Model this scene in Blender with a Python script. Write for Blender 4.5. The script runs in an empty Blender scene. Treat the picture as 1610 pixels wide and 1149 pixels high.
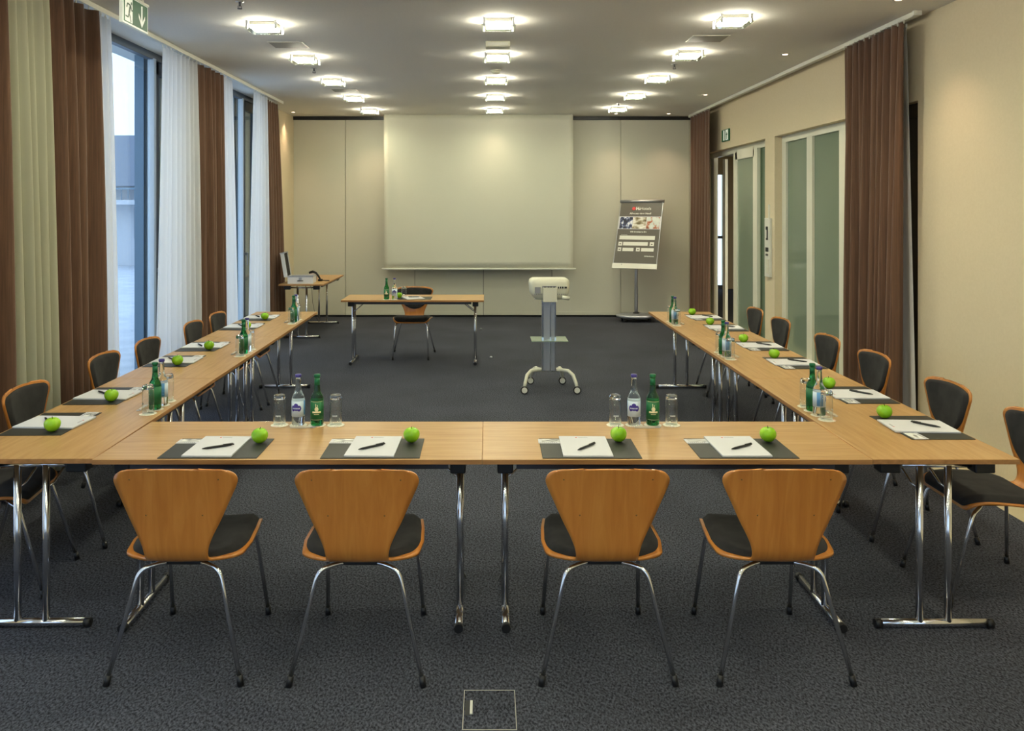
import bpy, bmesh, math, random
from mathutils import Vector, Matrix
random.seed(7)
PI = math.pi
C = bpy.context.scene.collection

# ------------------------------------------------------------------ camera
F = 1292.0; CX = 767.0; CY = 327.0; EYE = 1.77
cam_d = bpy.data.cameras.new('camera'); cam = bpy.data.objects.new('camera', cam_d); C.objects.link(cam)
cam.location = (0, 0, EYE); cam.rotation_euler = (PI/2, 0, 0)
cam_d.sensor_fit = 'HORIZONTAL'; cam_d.sensor_width = 36.0
cam_d.lens = F/1610*36; cam_d.shift_x = (805-CX)/1610; cam_d.shift_y = (CY-574.5)/1610
cam_d.clip_start = .05; cam_d.clip_end = 300
bpy.context.scene.camera = cam

# ------------------------------------------------------------------ world, exposure
sc = bpy.context.scene
sc.view_settings.view_transform = 'Standard'
sc.view_settings.look = 'None'
sc.view_settings.exposure = 1.0
sc.view_settings.gamma = 1.0
sc.view_settings.use_curve_mapping = False
w = bpy.data.worlds.new('overcast_sky'); sc.world = w; w.use_nodes = True
nt = w.node_tree; bg = nt.nodes['Background']
tc = nt.nodes.new('ShaderNodeTexCoord'); sx = nt.nodes.new('ShaderNodeSeparateXYZ'); cr = nt.nodes.new('ShaderNodeValToRGB')
nt.links.new(tc.outputs['Generated'], sx.inputs[0]); nt.links.new(sx.outputs['Z'], cr.inputs[0]); nt.links.new(cr.outputs[0], bg.inputs[0])
cr.color_ramp.elements[0].position = 0.0; cr.color_ramp.elements[0].color = (.56, .69, .86, 1)
cr.color_ramp.elements[1].position = .6; cr.color_ramp.elements[1].color = (.50, .66, .92, 1)
SKY = 1.30; LAMP = 50.0; SPOT = 19.0
bg.inputs[1].default_value = SKY

# ------------------------------------------------------------------ materials
def lin(r, g, b):
    f = lambda c: (c/255/12.92) if c/255 <= .04045 else ((c/255+.055)/1.055)**2.4
    return (f(r), f(g), f(b), 1)
def mat(name, col, rough=.6, metal=0, spec=.5, **kw):
    m = bpy.data.materials.new(name); m.use_nodes = True
    b = m.node_tree.nodes['Principled BSDF']
    b.inputs['Base Color'].default_value = col if len(col) == 4 else (*col, 1)
    b.inputs['Roughness'].default_value = rough; b.inputs['Metallic'].default_value = metal
    b.inputs['Specular IOR Level'].default_value = spec
    for k, v in kw.items(): b.inputs[k].default_value = v
    return m
def N(m, t, **kw):
    n = m.node_tree.nodes.new(t)
    for k, v in kw.items():
        if k in n.inputs: n.inputs[k].default_value = v
        else: setattr(n, k, v)
    return n
def L(m, a, b): m.node_tree.links.new(a, b)
def noise_col(m, stops, scale=(1, 1, 1), nscale=4, detail=4, bump=0, bdist=.002, dist=0, rand=True):
    b = m.node_tree.nodes['Principled BSDF']
    t = N(m, 'ShaderNodeTexCoord'); mp = N(m, 'ShaderNodeMapping'); L(m, t.outputs['Object'], mp.inputs[0]); mp.inputs['Scale'].default_value = scale
    if rand:
        oi = N(m, 'ShaderNodeObjectInfo'); ml = N(m, 'ShaderNodeMath', operation='MULTIPLY'); ml.inputs[1].default_value = 37.0
        L(m, oi.outputs['Random'], ml.inputs[0]); cb = N(m, 'ShaderNodeCombineXYZ')
        for i in range(3): L(m, ml.outputs[0], cb.inputs[i])
        L(m, cb.outputs[0], mp.inputs['Location'])
    n = N(m, 'ShaderNodeTexNoise'); n.inputs['Scale'].default_value = nscale; n.inputs['Detail'].default_value = detail; n.inputs['Distortion'].default_value = dist
    L(m, mp.outputs[0], n.inputs['Vector'])
    r = N(m, 'ShaderNodeValToRGB'); L(m, n.outputs['Fac'], r.inputs[0])
    el = r.color_ramp.elements
    while len(el) < len(stops): el.new(.5)
    for e, (p, c) in zip(el, stops): e.position = p; e.color = c
    L(m, r.outputs[0], b.inputs['Base Color'])
    if bump:
        bp = N(m, 'ShaderNodeBump'); bp.inputs['Strength'].default_value = bump; bp.inputs['Distance'].default_value = bdist
        L(m, n.outputs['Fac'], bp.inputs['Height']); L(m, bp.outputs[0], b.inputs['Normal'])
    return m
M = {}
M['table'] = noise_col(mat('table_laminate', lin(205,165,105), .38), [(.25, lin(166,126,76)), (.5, lin(180,141,90)), (.75, lin(190,153,103))], (1.2, 14, 3), 3, 6, .0, dist=.6)
M['table_edge'] = noise_col(mat('table_edge_band', lin(160,112,62), .5), [(.3, lin(150,105,58)), (.7, lin(178,128,75))], (1, 6, 10), 5, 3)
M['ply'] = noise_col(mat('beech_plywood', lin(205,145,70), .32), [(.2, lin(176,106,40)), (.5, lin(190,121,50)), (.8, lin(203,136,62))], (14, 1.6, 1.6), 2.2, 5, dist=.8)
M['ply'].node_tree.nodes['Principled BSDF'].inputs['Coat Weight'].default_value = .25
M['pad'] = noise_col(mat('charcoal_upholstery', lin(40,39,38), .9, spec=.2), [(.3, lin(37,36,35)), (.7, lin(52,50,49))], (1, 1, 1), 14, 4, .3)
M['pad'].node_tree.nodes['Principled BSDF'].inputs['Sheen Weight'].default_value = .05
M['chrome'] = mat('chrome', (.82, .82, .84), .16, 1)
M['steel'] = mat('brushed_steel', (.55, .56, .58), .32, 1)
M['alu'] = mat('anodised_aluminium', (.50, .51, .54), .38, .8)
M['black'] = mat('black_plastic', lin(22,22,24), .45)
M['rail'] = mat('dark_grey_rail', lin(70,72,80), .4, .3)
M['white'] = mat('white_plastic', lin(225,224,212), .4)
M['cream'] = mat('cream_plastic', lin(222,220,200), .38)
M['frame_white'] = mat('white_lacquered_frame', lin(222,222,205), .35)
M['frame_grey'] = mat('grey_window_frame', lin(92,100,110), .4, .2)
M['frame_light'] = mat('light_window_frame', lin(205,215,222), .4)
M['wall'] = noise_col(mat('cream_wall_paint', lin(216,202,170), .85), [(.3, lin(214,200,168)), (.7, lin(218,204,173))], (1, 1, 1), 60, 2, .08, .001, rand=False)
M['ceil'] = noise_col(mat('ceiling_paint', lin(208,205,196), .9), [(.3, lin(224,222,216)), (.7, lin(229,227,221))], (1, 1, 1), 80, 2, .1, .001, rand=False)
M['panel'] = mat('partition_panel', lin(206,204,186), .5)
M['gap'] = mat('shadow_gap', lin(40,40,38), .8)
M['track'] = mat('black_track', lin(18,15,14), .4)
M['screen'] = mat('screen_cloth', lin(214,213,196), .8)
M['brown'] = noise_col(mat('brown_curtain_fabric', lin(98,70,52), .9), [(.3, lin(90,64,48)), (.7, lin(110,80,60))], (30, 30, .6), 3, 3)
M['brown'].node_tree.nodes['Principled BSDF'].inputs['Sheen Weight'].default_value = .2
def sheer(name, col, tr=.18, tl=.55):
    m = bpy.data.materials.new(name); m.use_nodes = True; t = m.node_tree; t.nodes.remove(t.nodes['Principled BSDF']); o = t.nodes['Material Output']
    d = N(m, 'ShaderNodeBsdfDiffuse'); d.inputs[0].default_value = col
    l = N(m, 'ShaderNodeBsdfTranslucent'); l.inputs[0].default_value = col
    a = N(m, 'ShaderNodeMixShader'); a.inputs[0].default_value = tl; L(m, d.outputs[0], a.inputs[1]); L(m, l.outputs[0], a.inputs[2])
    p = N(m, 'ShaderNodeBsdfTransparent'); b = N(m, 'ShaderNodeMixShader'); b.inputs[0].default_value = tr
    L(m, a.outputs[0], b.inputs[1]); L(m, p.outputs[0], b.inputs[2]); L(m, b.outputs[0], o.inputs[0]); return m
M['sheer'] = sheer('white_voile', lin(246,246,246), .12, .6)
M['shaded_sheer'] = sheer('shaded_voile', lin(196,195,172), .03, .3)  # voile with no backlight: its shade and warm light put into the colour
def pane(name, tint, refl=.08, frost=0, fcol=(.3,.35,.3,1)):
    m = bpy.data.materials.new(name); m.use_nodes = True; t = m.node_tree; t.nodes.remove(t.nodes['Principled BSDF']); o = t.nodes['Material Output']
    p = N(m, 'ShaderNodeBsdfTransparent'); p.inputs[0].default_value = tint
    g = N(m, 'ShaderNodeBsdfGlossy'); g.inputs['Roughness'].default_value = .02; g.inputs[0].default_value = (.9,.95,.95,1)
    src = p.outputs[0]
    if frost:
        d = N(m, 'ShaderNodeBsdfDiffuse'); d.inputs[0].default_value = fcol; q = N(m, 'ShaderNodeMixShader'); q.inputs[0].default_value = frost
        L(m, p.outputs[0], q.inputs[1]); L(m, d.outputs[0], q.inputs[2]); src = q.outputs[0]
    lw = N(m, 'ShaderNodeLayerWeight'); lw.inputs[0].default_value = .5
    pw = N(m, 'ShaderNodeMath', operation='POWER'); pw.inputs[1].default_value = 5; L(m, lw.outputs['Facing'], pw.inputs[0])
    ma = N(m, 'ShaderNodeMath', operation='MULTIPLY_ADD'); ma.inputs[1].default_value = .9; ma.inputs[2].default_value = refl/2; L(m, pw.outputs[0], ma.inputs[0])
    x = N(m, 'ShaderNodeMixShader'); L(m, ma.outputs[0], x.inputs[0]); L(m, src, x.inputs[1]); L(m, g.outputs[0], x.inputs[2]); L(m, x.outputs[0], o.inputs[0]); return m
M['glass'] = pane('window_glass', (.90,.94,.96,1))
M['lamp_glass'] = pane('clear_lamp_glass', (.95,.97,.93,1))
M['door_glass'] = pane('tinted_door_glass', (.50,.60,.52,1), frost=.6, fcol=lin(150,165,145))
M['shelf_glass'] = pane('frosted_shelf_glass', (.80,.88,.82,1), frost=.45, fcol=lin(190,205,185))
def rglass(name, col, rough=0):
    m = mat(name, col, rough); b = m.node_tree.nodes['Principled BSDF']; b.inputs['Transmission Weight'].default_value = 1; b.inputs['IOR'].default_value = 1.45; return m
M['green_glass'] = rglass('green_bottle_glass', (.02,.34,.09))
M['clear_bottle'] = rglass('clear_bottle_glass', (.90,.96,.96))
M['thin_glass'] = pane('thin_tumbler_glass', (.975,.98,.98,1), refl=.06)
M['tumbler'] = rglass('clear_tumbler_glass', (.95,.98,.97))
M['green_label'] = mat('green_paper_label', lin(8,100,50), .5)
M['white_label'] = mat('pale_blue_paper_label', lin(208,222,232), .5)
M['purple'] = mat('purple_print', lin(62,48,140), .5)
M['blue'] = mat('blue_print', lin(90,150,205), .5)
M['cream_print'] = mat('cream_print', lin(236,222,180), .5)
M['paper'] = mat('white_paper', lin(208,208,212), .7)
M['print_grey'] = mat('grey_print', lin(150,150,155), .7)
M['print_red'] = mat('red_print', lin(205,70,70), .7)
M['mat'] = mat('dark_grey_desk_mat', lin(40,40,35), .5)
M['apple'] = noise_col(mat('green_apple_skin', lin(130,185,20), .25), [(.3, lin(118,176,14)), (.6, lin(142,196,28)), (.8, lin(170,205,60))], (1, 1, .5), 22, 4)
M['stem'] = mat('apple_stem', lin(70,55,25), .8)
M['coaster'] = mat('paper_coaster', lin(235,232,215), .7)
M['opener'] = mat('opener_handle', lin(205,195,175), .4)
M['card_pic'] = noise_col(mat('card_photo', lin(150,150,150), .3), [(.40, lin(235,235,230)), (.49, lin(165,167,165)), (.55, lin(95,95,98)), (.62, lin(190,190,188))], (.6, 1.3, 1), 26, 1)
M['sign_green'] = mat('sign_green', lin(5,62,34), .35)
def emis(name, col, s):
    m = mat(name, (0,0,0), .5); b = m.node_tree.nodes['Principled BSDF']; b.inputs['Emission Color'].default_value = (*col[:3], 1); b.inputs['Emission Strength'].default_value = s; b.inputs['Base Color'].default_value = (.8,.8,.8,1); return m
M['lamp'] = emis('lamp_diffuser', (1.0,.94,.74), LAMP)
M['spot_face'] = emis('halogen_face', (1.0,.72,.5), 3.0)
M['sign_lit'] = emis('lit_sign_white', (.85,1,.75), .12)
M['sign_lit_green'] = emis('lit_sign_green', (.0,.35,.10), .03); M['sign_lit_green'].node_tree.nodes['Principled BSDF'].inputs['Base Color'].default_value = lin(5,72,40)

# carpet: dark blue-grey loop pile with fine mottling
cm = mat('charcoal_carpet', lin(58,60,66), .95, spec=.15); M['carpet'] = cm
b = cm.node_tree.nodes['Principled BSDF']; t = N(cm, 'ShaderNodeTexCoord')
mp = N(cm, 'ShaderNodeMapping'); mp.inputs['Scale'].default_value = (1, .6, 1); mp.inputs['Rotation'].default_value = (0,0,.5); L(cm, t.outputs['Object'], mp.inputs[0])
n1 = N(cm, 'ShaderNodeTexNoise'); n1.inputs['Scale'].default_value = 120; n1.inputs['Detail'].default_value = 4; n1.inputs['Roughness'].default_value = .7; L(cm, mp.outputs[0], n1.inputs['Vector'])
n2 = N(cm, 'ShaderNodeTexNoise'); n2.inputs['Scale'].default_value = 1.3; n2.inputs['Detail'].default_value = 3; L(cm, t.outputs['Object'], n2.inputs['Vector'])
r1 = N(cm, 'ShaderNodeValToRGB'); r1.color_ramp.elements[0].position = .38; r1.color_ramp.elements[0].color = lin(30,32,38); r1.color_ramp.elements[1].position = .64; r1.color_ramp.elements[1].color = lin(94,97,108)
L(cm, n1.outputs['Fac'], r1.inputs[0])
r2 = N(cm, 'ShaderNodeValToRGB'); r2.color_ramp.elements[0].position = .35; r2.color_ramp.elements[0].color = (.84,.84,.84,1); r2.color_ramp.elements[1].position = .65; r2.color_ramp.elements[1].color = (1.08,1.08,1.08,1)
L(cm, n2.outputs['Fac'], r2.inputs[0])
mx = N(cm, 'ShaderNodeMix', data_type='RGBA', blend_type='MULTIPLY'); mx.inputs[0].default_value = 1
L(cm, r1.outputs[0], mx.inputs[6]); L(cm, r2.outputs[0], mx.inputs[7]); L(cm, mx.outputs[2], b.inputs['Base Color'])
bp = N(cm, 'ShaderNodeBump'); bp.inputs['Strength'].default_value = .6; bp.inputs['Distance'].default_value = .006; L(cm, n1.outputs['Fac'], bp.inputs['Height']); L(cm, bp.outputs[0], b.inputs['Normal'])
M['white_case'] = mat('silver_case_shell', lin(225,225,226), .4, .1)
M['foam'] = mat('dark_foam', lin(34,32,32), .9)
M['pouch'] = mat('pale_pouch', lin(200,178,170), .6)
M['rim'] = mat('floor_box_rim', lin(190,188,175), .4, .5)
M['screw'] = mat('dull_screw', lin(120,95,60), .4, .6)
M['strip'] = mat('pale_stone_floor', lin(196,184,152), .5)
M['paving'] = noise_col(mat('pale_paving', lin(190,196,202), .9), [(.3, lin(180,188,195)), (.7, lin(205,210,215))], (.5,.5,.5), 6, 4, rand=False)
M['facade'] = mat('pale_facade', lin(200,205,210), .8)
M['roof'] = mat('slate_roof', lin(120,130,142), .8)
M['win_dark'] = mat('dark_windows', lin(120,135,150), .3)
M['fin'] = mat('blue_grey_fin', lin(120,142,158), .4, .3)
M['door_dark'] = mat('dark_brown_door', lin(56,44,26), .6)

# ------------------------------------------------------------------ mesh builder
class MB:
    def __init__(s): s.v = []; s.f = []; s.sm = []; s.mi = []; s.cur = 0
    def add(s, vs, fs, smooth=False):
        o = len(s.v); s.v += [tuple(x) for x in vs]
        for f in fs: s.f.append(tuple(o+i for i in f)); s.sm.append(smooth); s.mi.append(s.cur)
        return s
    def box(s, x0, y0, z0, x1, y1, z1):
        vs = [(x0,y0,z0),(x1,y0,z0),(x1,y1,z0),(x0,y1,z0),(x0,y0,z1),(x1,y0,z1),(x1,y1,z1),(x0,y1,z1)]
        return s.add(vs, [(0,3,2,1),(4,5,6,7),(0,1,5,4),(1,2,6,5),(2,3,7,6),(3,0,4,7)])
    def rbox(s, x0, y0, z0, x1, y1, z1, r=.004, seg=2):
        bm = bmesh.new(); bmesh.ops.create_cube(bm, size=1)
        for v in bm.verts: v.co = Vector(((x0+x1)/2+v.co.x*(x1-x0), (y0+y1)/2+v.co.y*(y1-y0), (z0+z1)/2+v.co.z*(z1-z0)))
        bmesh.ops.bevel(bm, geom=bm.edges[:], offset=r, segments=seg, profile=.5, affect='EDGES')
        bm.verts.index_update(); s.add([v.co[:] for v in bm.verts], [[v.index for v in f.verts] for f in bm.faces], False); bm.free(); return s
    def tube(s, pts, r, n=10, caps=True):
        pts = [Vector(p) for p in pts]; rs = r if isinstance(r, (list, tuple)) else [r]*len(pts)
        rings = []; up = None
        for i, p in enumerate(pts):
            a = pts[max(i-1,0)]; c = pts[min(i+1,len(pts)-1)]; d = (c-a).normalized()
            if up is None: up = Vector((0,0,1)) if abs(d.z) < .9 else Vector((1,0,0))
            x = d.cross(up).normalized(); y = x.cross(d).normalized(); up = y
            rings.append([p+(x*math.cos(2*PI*k/n)+y*math.sin(2*PI*k/n))*rs[i] for k in range(n)])
        vs = [q for r_ in rings for q in r_]; fs = []
        for i in range(len(pts)-1):
            for k in range(n): fs.append((i*n+k, (i+1)*n+k, (i+1)*n+(k+1)%n, i*n+(k+1)%n))
        s.add(vs, fs, True)
        if caps:
            s.add(rings[0], [tuple(range(n))]); s.add(rings[-1], [tuple(reversed(range(n)))])
        return s
    def lathe(s, prof, n=24, c=(0,0,0), smooth=True):
        vs = []; fs = []
        for r, z in prof:
            for k in range(n): vs.append((c[0]+r*math.cos(2*PI*k/n), c[1]+r*math.sin(2*PI*k/n), c[2]+z))
        for i in range(len(prof)-1):
            for k in range(n): fs.append((i*n+k, i*n+(k+1)%n, (i+1)*n+(k+1)%n, (i+1)*n+k))
        if prof[0][0] > 1e-5: fs.append(tuple(reversed(range(n))))
        if prof[-1][0] > 1e-5: o = (len(prof)-1)*n; fs.append(tuple(o+k for k in range(n)))
        return s.add(vs, fs, smooth)
    def prism(s, poly, z0, z1):
        n = len(poly); vs = [(x,y,z0) for x,y in poly]+[(x,y,z1) for x,y in poly]
        fs = [tuple(reversed(range(n))), tuple(range(n,2*n))]+[(i,(i+1)%n,n+(i+1)%n,n+i) for i in range(n)]
        return s.add(vs, fs)
    def grid(s, pts, closed=False):
        R = len(pts); K = len(pts[0]); vs = [p for r_ in pts for p in r_]
        return s.add(vs, [(i*K+j, i*K+j+1, (i+1)*K+j+1, (i+1)*K+j) for i in range(R-1) for j in range(K-1)], True)
    def xf(s, mtx):
        s.v = [tuple(mtx @ Vector(p)) for p in s.v]; return s
    def build(s, name, mats, parent=None, solid=0, offset=0):
        me = bpy.data.meshes.new(name); me.from_pydata(s.v, [], s.f)
        mats = mats if isinstance(mats, (list, tuple)) else [mats]
        for m in mats: me.materials.append(M[m] if isinstance(m, str) else m)
        me.polygons.foreach_set('use_smooth', s.sm); me.polygons.foreach_set('material_index', s.mi)
        bm = bmesh.new(); bm.from_mesh(me); bmesh.ops.remove_doubles(bm, verts=bm.verts, dist=1e-6)
        if not solid: bmesh.ops.recalc_face_normals(bm, faces=bm.faces)
        bm.to_mesh(me); bm.free(); me.update()
        o = bpy.data.objects.new(name, me); C.objects.link(o)
        if parent: o.parent = parent
        if solid:
            q = o.modifiers.new('thickness', 'SOLIDIFY'); q.thickness = solid; q.offset = offset
        return o
def rprof(r, z0, z1, b=.002): return [(max(r-b,0), z0), (r, z0+b), (r, z1-b), (max(r-b,0), z1)]
def tag(o, label, cat, group=None):
    o['label'] = label; o['category'] = cat
    if group: o['group'] = group
    return o
def struct(o): o['kind'] = 'structure'; return o
def thing(name, loc=(0,0,0), rz=0, label='', cat='', group=None):
    o = bpy.data.objects.new(name, None); o.empty_display_size = .1; C.objects.link(o); o.location = loc; o.rotation_euler = (0,0,rz)
    return tag(o, label, cat, group)
def kids(o): return [c for c in KIDS.get(o.name, [])] 
def copy_tree(o, parent=None):
    c = o.copy(); C.objects.link(c)
    if parent: c.parent = parent
    for ch in list(o.children): copy_tree(ch, c)
    return c
def dup(o, loc, rz, label, group=None):
    c = copy_tree(o); c.location = loc; c.rotation_euler = (o.rotation_euler[0] if False else 0, 0, rz); c['label'] = label
    if group: c['group'] = group
    return c
def first_or_dup(store, key, maker, loc, rz, label, group):
    if key not in store:
        o = maker(); store[key] = o; o.location = loc; o.rotation_euler = (0,0,rz); o['label'] = label
        if group: o['group'] = group
        return o
    return dup(store[key], loc, rz, label, group)
def text_mesh(txt, size, name, material, parent, mtx, align='CENTER', extrude=.0004, bold=0):
    cu = bpy.data.curves.new('t', 'FONT'); cu.body = txt; cu.size = size; cu.align_x = align; cu.align_y = 'CENTER'; cu.extrude = extrude; cu.offset = bold
    ob = bpy.data.objects.new('t', cu); C.objects.link(ob); dg = bpy.context.evaluated_depsgraph_get(); dg.update()
    me = bpy.data.meshes.new_from_object(ob.evaluated_get(dg)); bpy.data.objects.remove(ob)
    me.transform(mtx); me.materials.clear(); me.materials.append(M[material]); me.name = name
    o = bpy.data.objects.new(name, me); C.objects.link(o); o.parent = parent; return o

# ------------------------------------------------------------------ the room shell
H = 3.26; BW = 13.37; XL = -3.2; XR = 3.36; YB = -3.5
struct(MB().box(-3.6, YB-.2, -.12, 3.02, BW+.3, 0).build('floor', 'carpet'))
struct(MB().box(3.02, YB-.2, -.12, XR+.30, BW+.3, .001).build('trim_1', 'strip'))
struct(MB().box(-3.6, YB-.2, H, 4.0, BW+.3, H+.2).build('ceiling', 'ceil'))
struct(MB().box(-3.6, YB-.2, 0, -2.4, YB, H).box(2.4, YB-.2, 0, 4.0, YB, H).box(-.25, YB-.2, 0, .25, YB, H).box(-2.4, YB-.2, 2.9, -.25, YB, H).box(.25, YB-.2, 2.9, 2.4, YB, H).box(-2.4, YB-.2, 0, -.25, YB, .12).box(.25, YB-.2, 0, 2.4, YB, .12).build('wall_rear', 'wall'))
for i_, (a, c) in enumerate([(-2.4, -.25), (.25, 2.4)]):  # unseen rear windows, added to bring daylight onto the foreground
    W = struct(MB().box(a, YB-.1, .12, a+.06, YB-.05, 2.9).box(c-.06, YB-.1, .12, c, YB-.05, 2.9).box((a+c)/2-.03, YB-.1, .12, (a+c)/2+.03, YB-.05, 2.9).box(a, YB-.1, 2.83, c, YB-.05, 2.9).box(a, YB-.1, .12, c, YB-.05, .19).build('window_%d' % (8+i_), 'frame_grey'))
    MB().box(a+.03, YB-.078, .15, c-.03, YB-.072, 2.86).build('pane', 'glass', W)
# folding partition wall at the back, with shadow gaps between its panels
wb = MB(); xs = [-3.24, -3.2, -2.318, -1.19, -.072, 1.045, 2.163, 3.28, XR]
for a, c in zip(xs[:-1], xs[1:]): wb.box(a+.004, BW, .03, c-.004, BW+.06, 3.205)
struct(wb.build('wall_back', 'panel'))
struct(MB().box(-3.6, BW+.05, 0, XR+.12, BW+.3, H).build('trim_2', 'gap'))
struct(MB().box(XL, BW-.03, 3.2, XR, BW+.05, 3.255).build('trim_3', 'track'))
sb_ = MB()
for a, c in zip(xs[:-1], xs[1:]): sb_.box(a+.006, BW-.006, .035, c-.006, BW, .09)
struct(sb_.build('baseboard_back', 'panel'))
# left wall: piers between tall windows
WIN = [(-2.9, -.7), (.1, 2.3), (3.1, 5.3), (6.15, 8.45), (8.85, 11.35)]  # first three are out of view, added to let in side daylight
MUL = {3: 7.88, 4: 10.73}
lw = MB(); py = YB
for a, c in WIN+[(BW, BW)]:
    if a > py: lw.box(-3.5, py, 0, -3.12 if a < BW else -3.16, a, H)
    py = c
struct(lw.build('wall_left', 'wall'))
for i, (a, c) in enumerate(WIN):
    m = MUL.get(i, c-.57); X = XL
    fr = MB()
    fr.box(X-.06, a, 0.0, X, a+.05, H-.02); fr.box(X-.06, c-.05, 0, X, c, H-.02); fr.box(X-.06, a, H-.07, X, c, H-.001); fr.box(X-.06, a, 0, X, c, .07)
    W = struct(fr.build('window_%d' % (i+1), 'frame_grey'))
    MB().box(X-.05, m-.03, .06, X+.012, m+.02, H-.06).build('mullion', 'frame_light', W)
    MB().box(X-.032, a+.04, .06, X-.024, m-.04, H-.06).build('pane', 'glass', W)
    s = MB(); s.box(X-.05, m+.025, .08, X-.0, m+.11, H-.08); s.box(X-.05, c-.11, .08, X, c-.06, H-.08); s.box(X-.05, m+.05, .08, X, c-.05, .2); s.box(X-.05, m+.05, H-.2, X, c-.05, H-.08)
    S = s.build('casement_sash', 'frame_grey', W)
    MB().box(X-.032, m+.1, .18, X-.024, c-.1, H-.18).build('pane', 'glass', W)
    MB().box(X-.0, m+.07, 1.15, X+.04, m+.09, 1.19).rbox(X+.03, m+.07, 1.02, X+.045, m+.09, 1.19, .003).build('handle', 'steel', W)
    f = MB()
    for k in range(4): f.box(X-.22, m+.12+k*.11, 0, X-.15, m+.19+k*.11, H)
    f.box(X-.24, m+.12, 0, X-.22, m+.55, H)
    f.build('facade_fin', 'fin', W)

# right wall with a dark door niche and two glazed fronts
def wall_right():
    q = MB(); T = .12; op = [(6.42, 7.45), (7.70, 9.625), (9.96, 12.75)]; zt = 2.61; p = YB
    for a, c in op: q.box(XR, p, 0, XR+T, a, H); q.box(XR, a, zt, XR+T, c, H); p = c
    q.box(XR, p, 0, XR+T, BW+.05, H); return struct(q.build('wall_right', 'wall'))
wall_right()
dn = struct(MB().box(XR+.07, 6.42, 0.002, XR+.115, 7.45, 2.608).build('door_1', 'door_dark'))
MB().box(XR+.05, 6.44, .002, XR+.07, 6.50, 2.55).box(XR+.05, 7.38, .002, XR+.07, 7.44, 2.55).box(XR+.05, 6.44, 2.49, XR+.07, 7.44, 2.55).build('door_frame', 'door_dark', dn)
GX = 3.475
def glazed(name, y0, y1, posts, panes, zt=2.608):
    q = MB(); X0 = GX-.03; X1 = GX+.03
    q.box(X0, y0, zt-.075, X1, y1, zt); q.box(X0, y0, .002, X1, y1, .07)
    for a, c in posts: q.box(X0, a, .07, X1, c, zt-.075)
    W = struct(q.build(name, 'frame_white'))
    for a, c in panes: MB().box(GX-.004, a, .06, GX+.004, c, zt-.07).build('pane', 'door_glass', W)
    return W
glazed('window_6', 7.70, 9.625, [(7.70, 8.06), (8.73, 8.88), (9.50, 9.625)], [(8.05, 8.74), (8.87, 9.51)])
D2 = glazed('door_2', 9.96, 12.75, [(9.96, 10.0), (10.46, 10.52), (12.52, 12.62)], [(9.99, 10.47), (12.6, 12.75)])
sl = MB(); sl.box(GX-.075, 10.38, .02, GX-.035, 10.54, 2.53).box(GX-.075, 11.22, .02, GX-.035, 11.38, 2.53).box(GX-.075, 10.5, 2.43, GX-.035, 11.3, 2.53).box(GX-.075, 10.5, .02, GX-.035, 11.3, .14)
sl.build('sliding_door_leaf', 'frame_white', D2); MB().box(GX-.058, 10.53, .13, GX-.052, 11.23, 2.44).build('pane', 'door_glass', D2)
MB().box(GX+.06, 12.24, 0.005, GX+.10, 12.36, 2.5).build('open_leaf_edge', 'frame_white', D2)
# hallway beyond the glazing
hw = MB(); hw.box(6.4, 5.5, 0, 6.5, 18.1, 2.9); hw.box(XR+.12, 5.4, 0, 6.5, 5.5, 2.9)
hw.box(XR+.12, 18, 0, 5.02, 18.1, 2.9); hw.box(5.15, 18, 0, 6.5, 18.1, 2.9); hw.box(5.02, 18, 2.5, 5.15, 18.1, 2.9); hw.box(XR+.12, BW+.3, 0, XR+.3, 18.1, 2.9)
struct(hw.build('wall_hallway', 'wall')); struct(MB().box(XR+.30, 5.4, -.12, 6.5, 18.1, 0).build('floor_hallway', 'gap'))
struct(MB().box(XR+.12, 5.4, 2.9, 6.5, 18.1, 3.0).build('ceiling_hallway', 'ceil'))
h7 = struct(MB().box(5.02, 18.03, 1.1, 5.15, 18.07, 1.16).box(5.02, 18.03, 0, 5.15, 18.07, .08).build('window_7', 'frame_grey')); MB().box(5.02, 18.045, .05, 5.15, 18.055, 2.5).build('pane', 'glass', h7)
hl = bpy.data.lights.new('hallway_fill', 'AREA'); hl.energy = 60; hl.size = .6; hl.color = (1,.93,.78); ho = bpy.data.objects.new('hallway_fill', hl); ho.location = (4.9, 10, 2.85); C.objects.link(ho)  # unseen area light added to brighten the hallway, no fixture modelled

# ------------------------------------------------------------------ outside
struct(MB().box(-60, -40, -.2, -3.61, 80, -.121).box(-3.61, -40, -.2, 30, YB-.21, -.121).build('ground', 'paving'))
bl = thing('building', (-13.2, 27, -.12), 0, 'pale house with grey slate roof seen through the left window', 'building')
MB().box(-7, 0, 0, 6, 6, 2.6).build('wall', 'facade', bl)
MB().add([(-7.5,-.5,2.6),(6.5,-.5,2.6),(6.5,6.5,2.6),(-7.5,6.5,2.6),(-7,2.5,4.5),(6,2.5,4.5)], [(0,1,5,4),(2,3,4,5),(1,2,5),(3,0,4),(0,3,2,1)]).build('roof', 'roof', bl)
for k in range(8):
    x = -6.4+k*1.6
    wi = MB().box(x, -.04, .9, x+.9, .0, 1.9).build('window', 'win_dark', bl)
MB().box(-7, -.8, 2.0, 6, 0, 2.15).build('balcony_slab', 'facade', bl)
rl = MB()
for k in range(60): rl.box(-6.9+k*.215, -.78, 2.15, -6.87+k*.215, -.75, 2.5)
rl.box(-7, -.79, 2.48, 6, -.74, 2.54); rl.build('balcony_railing', 'fin', bl)

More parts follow.
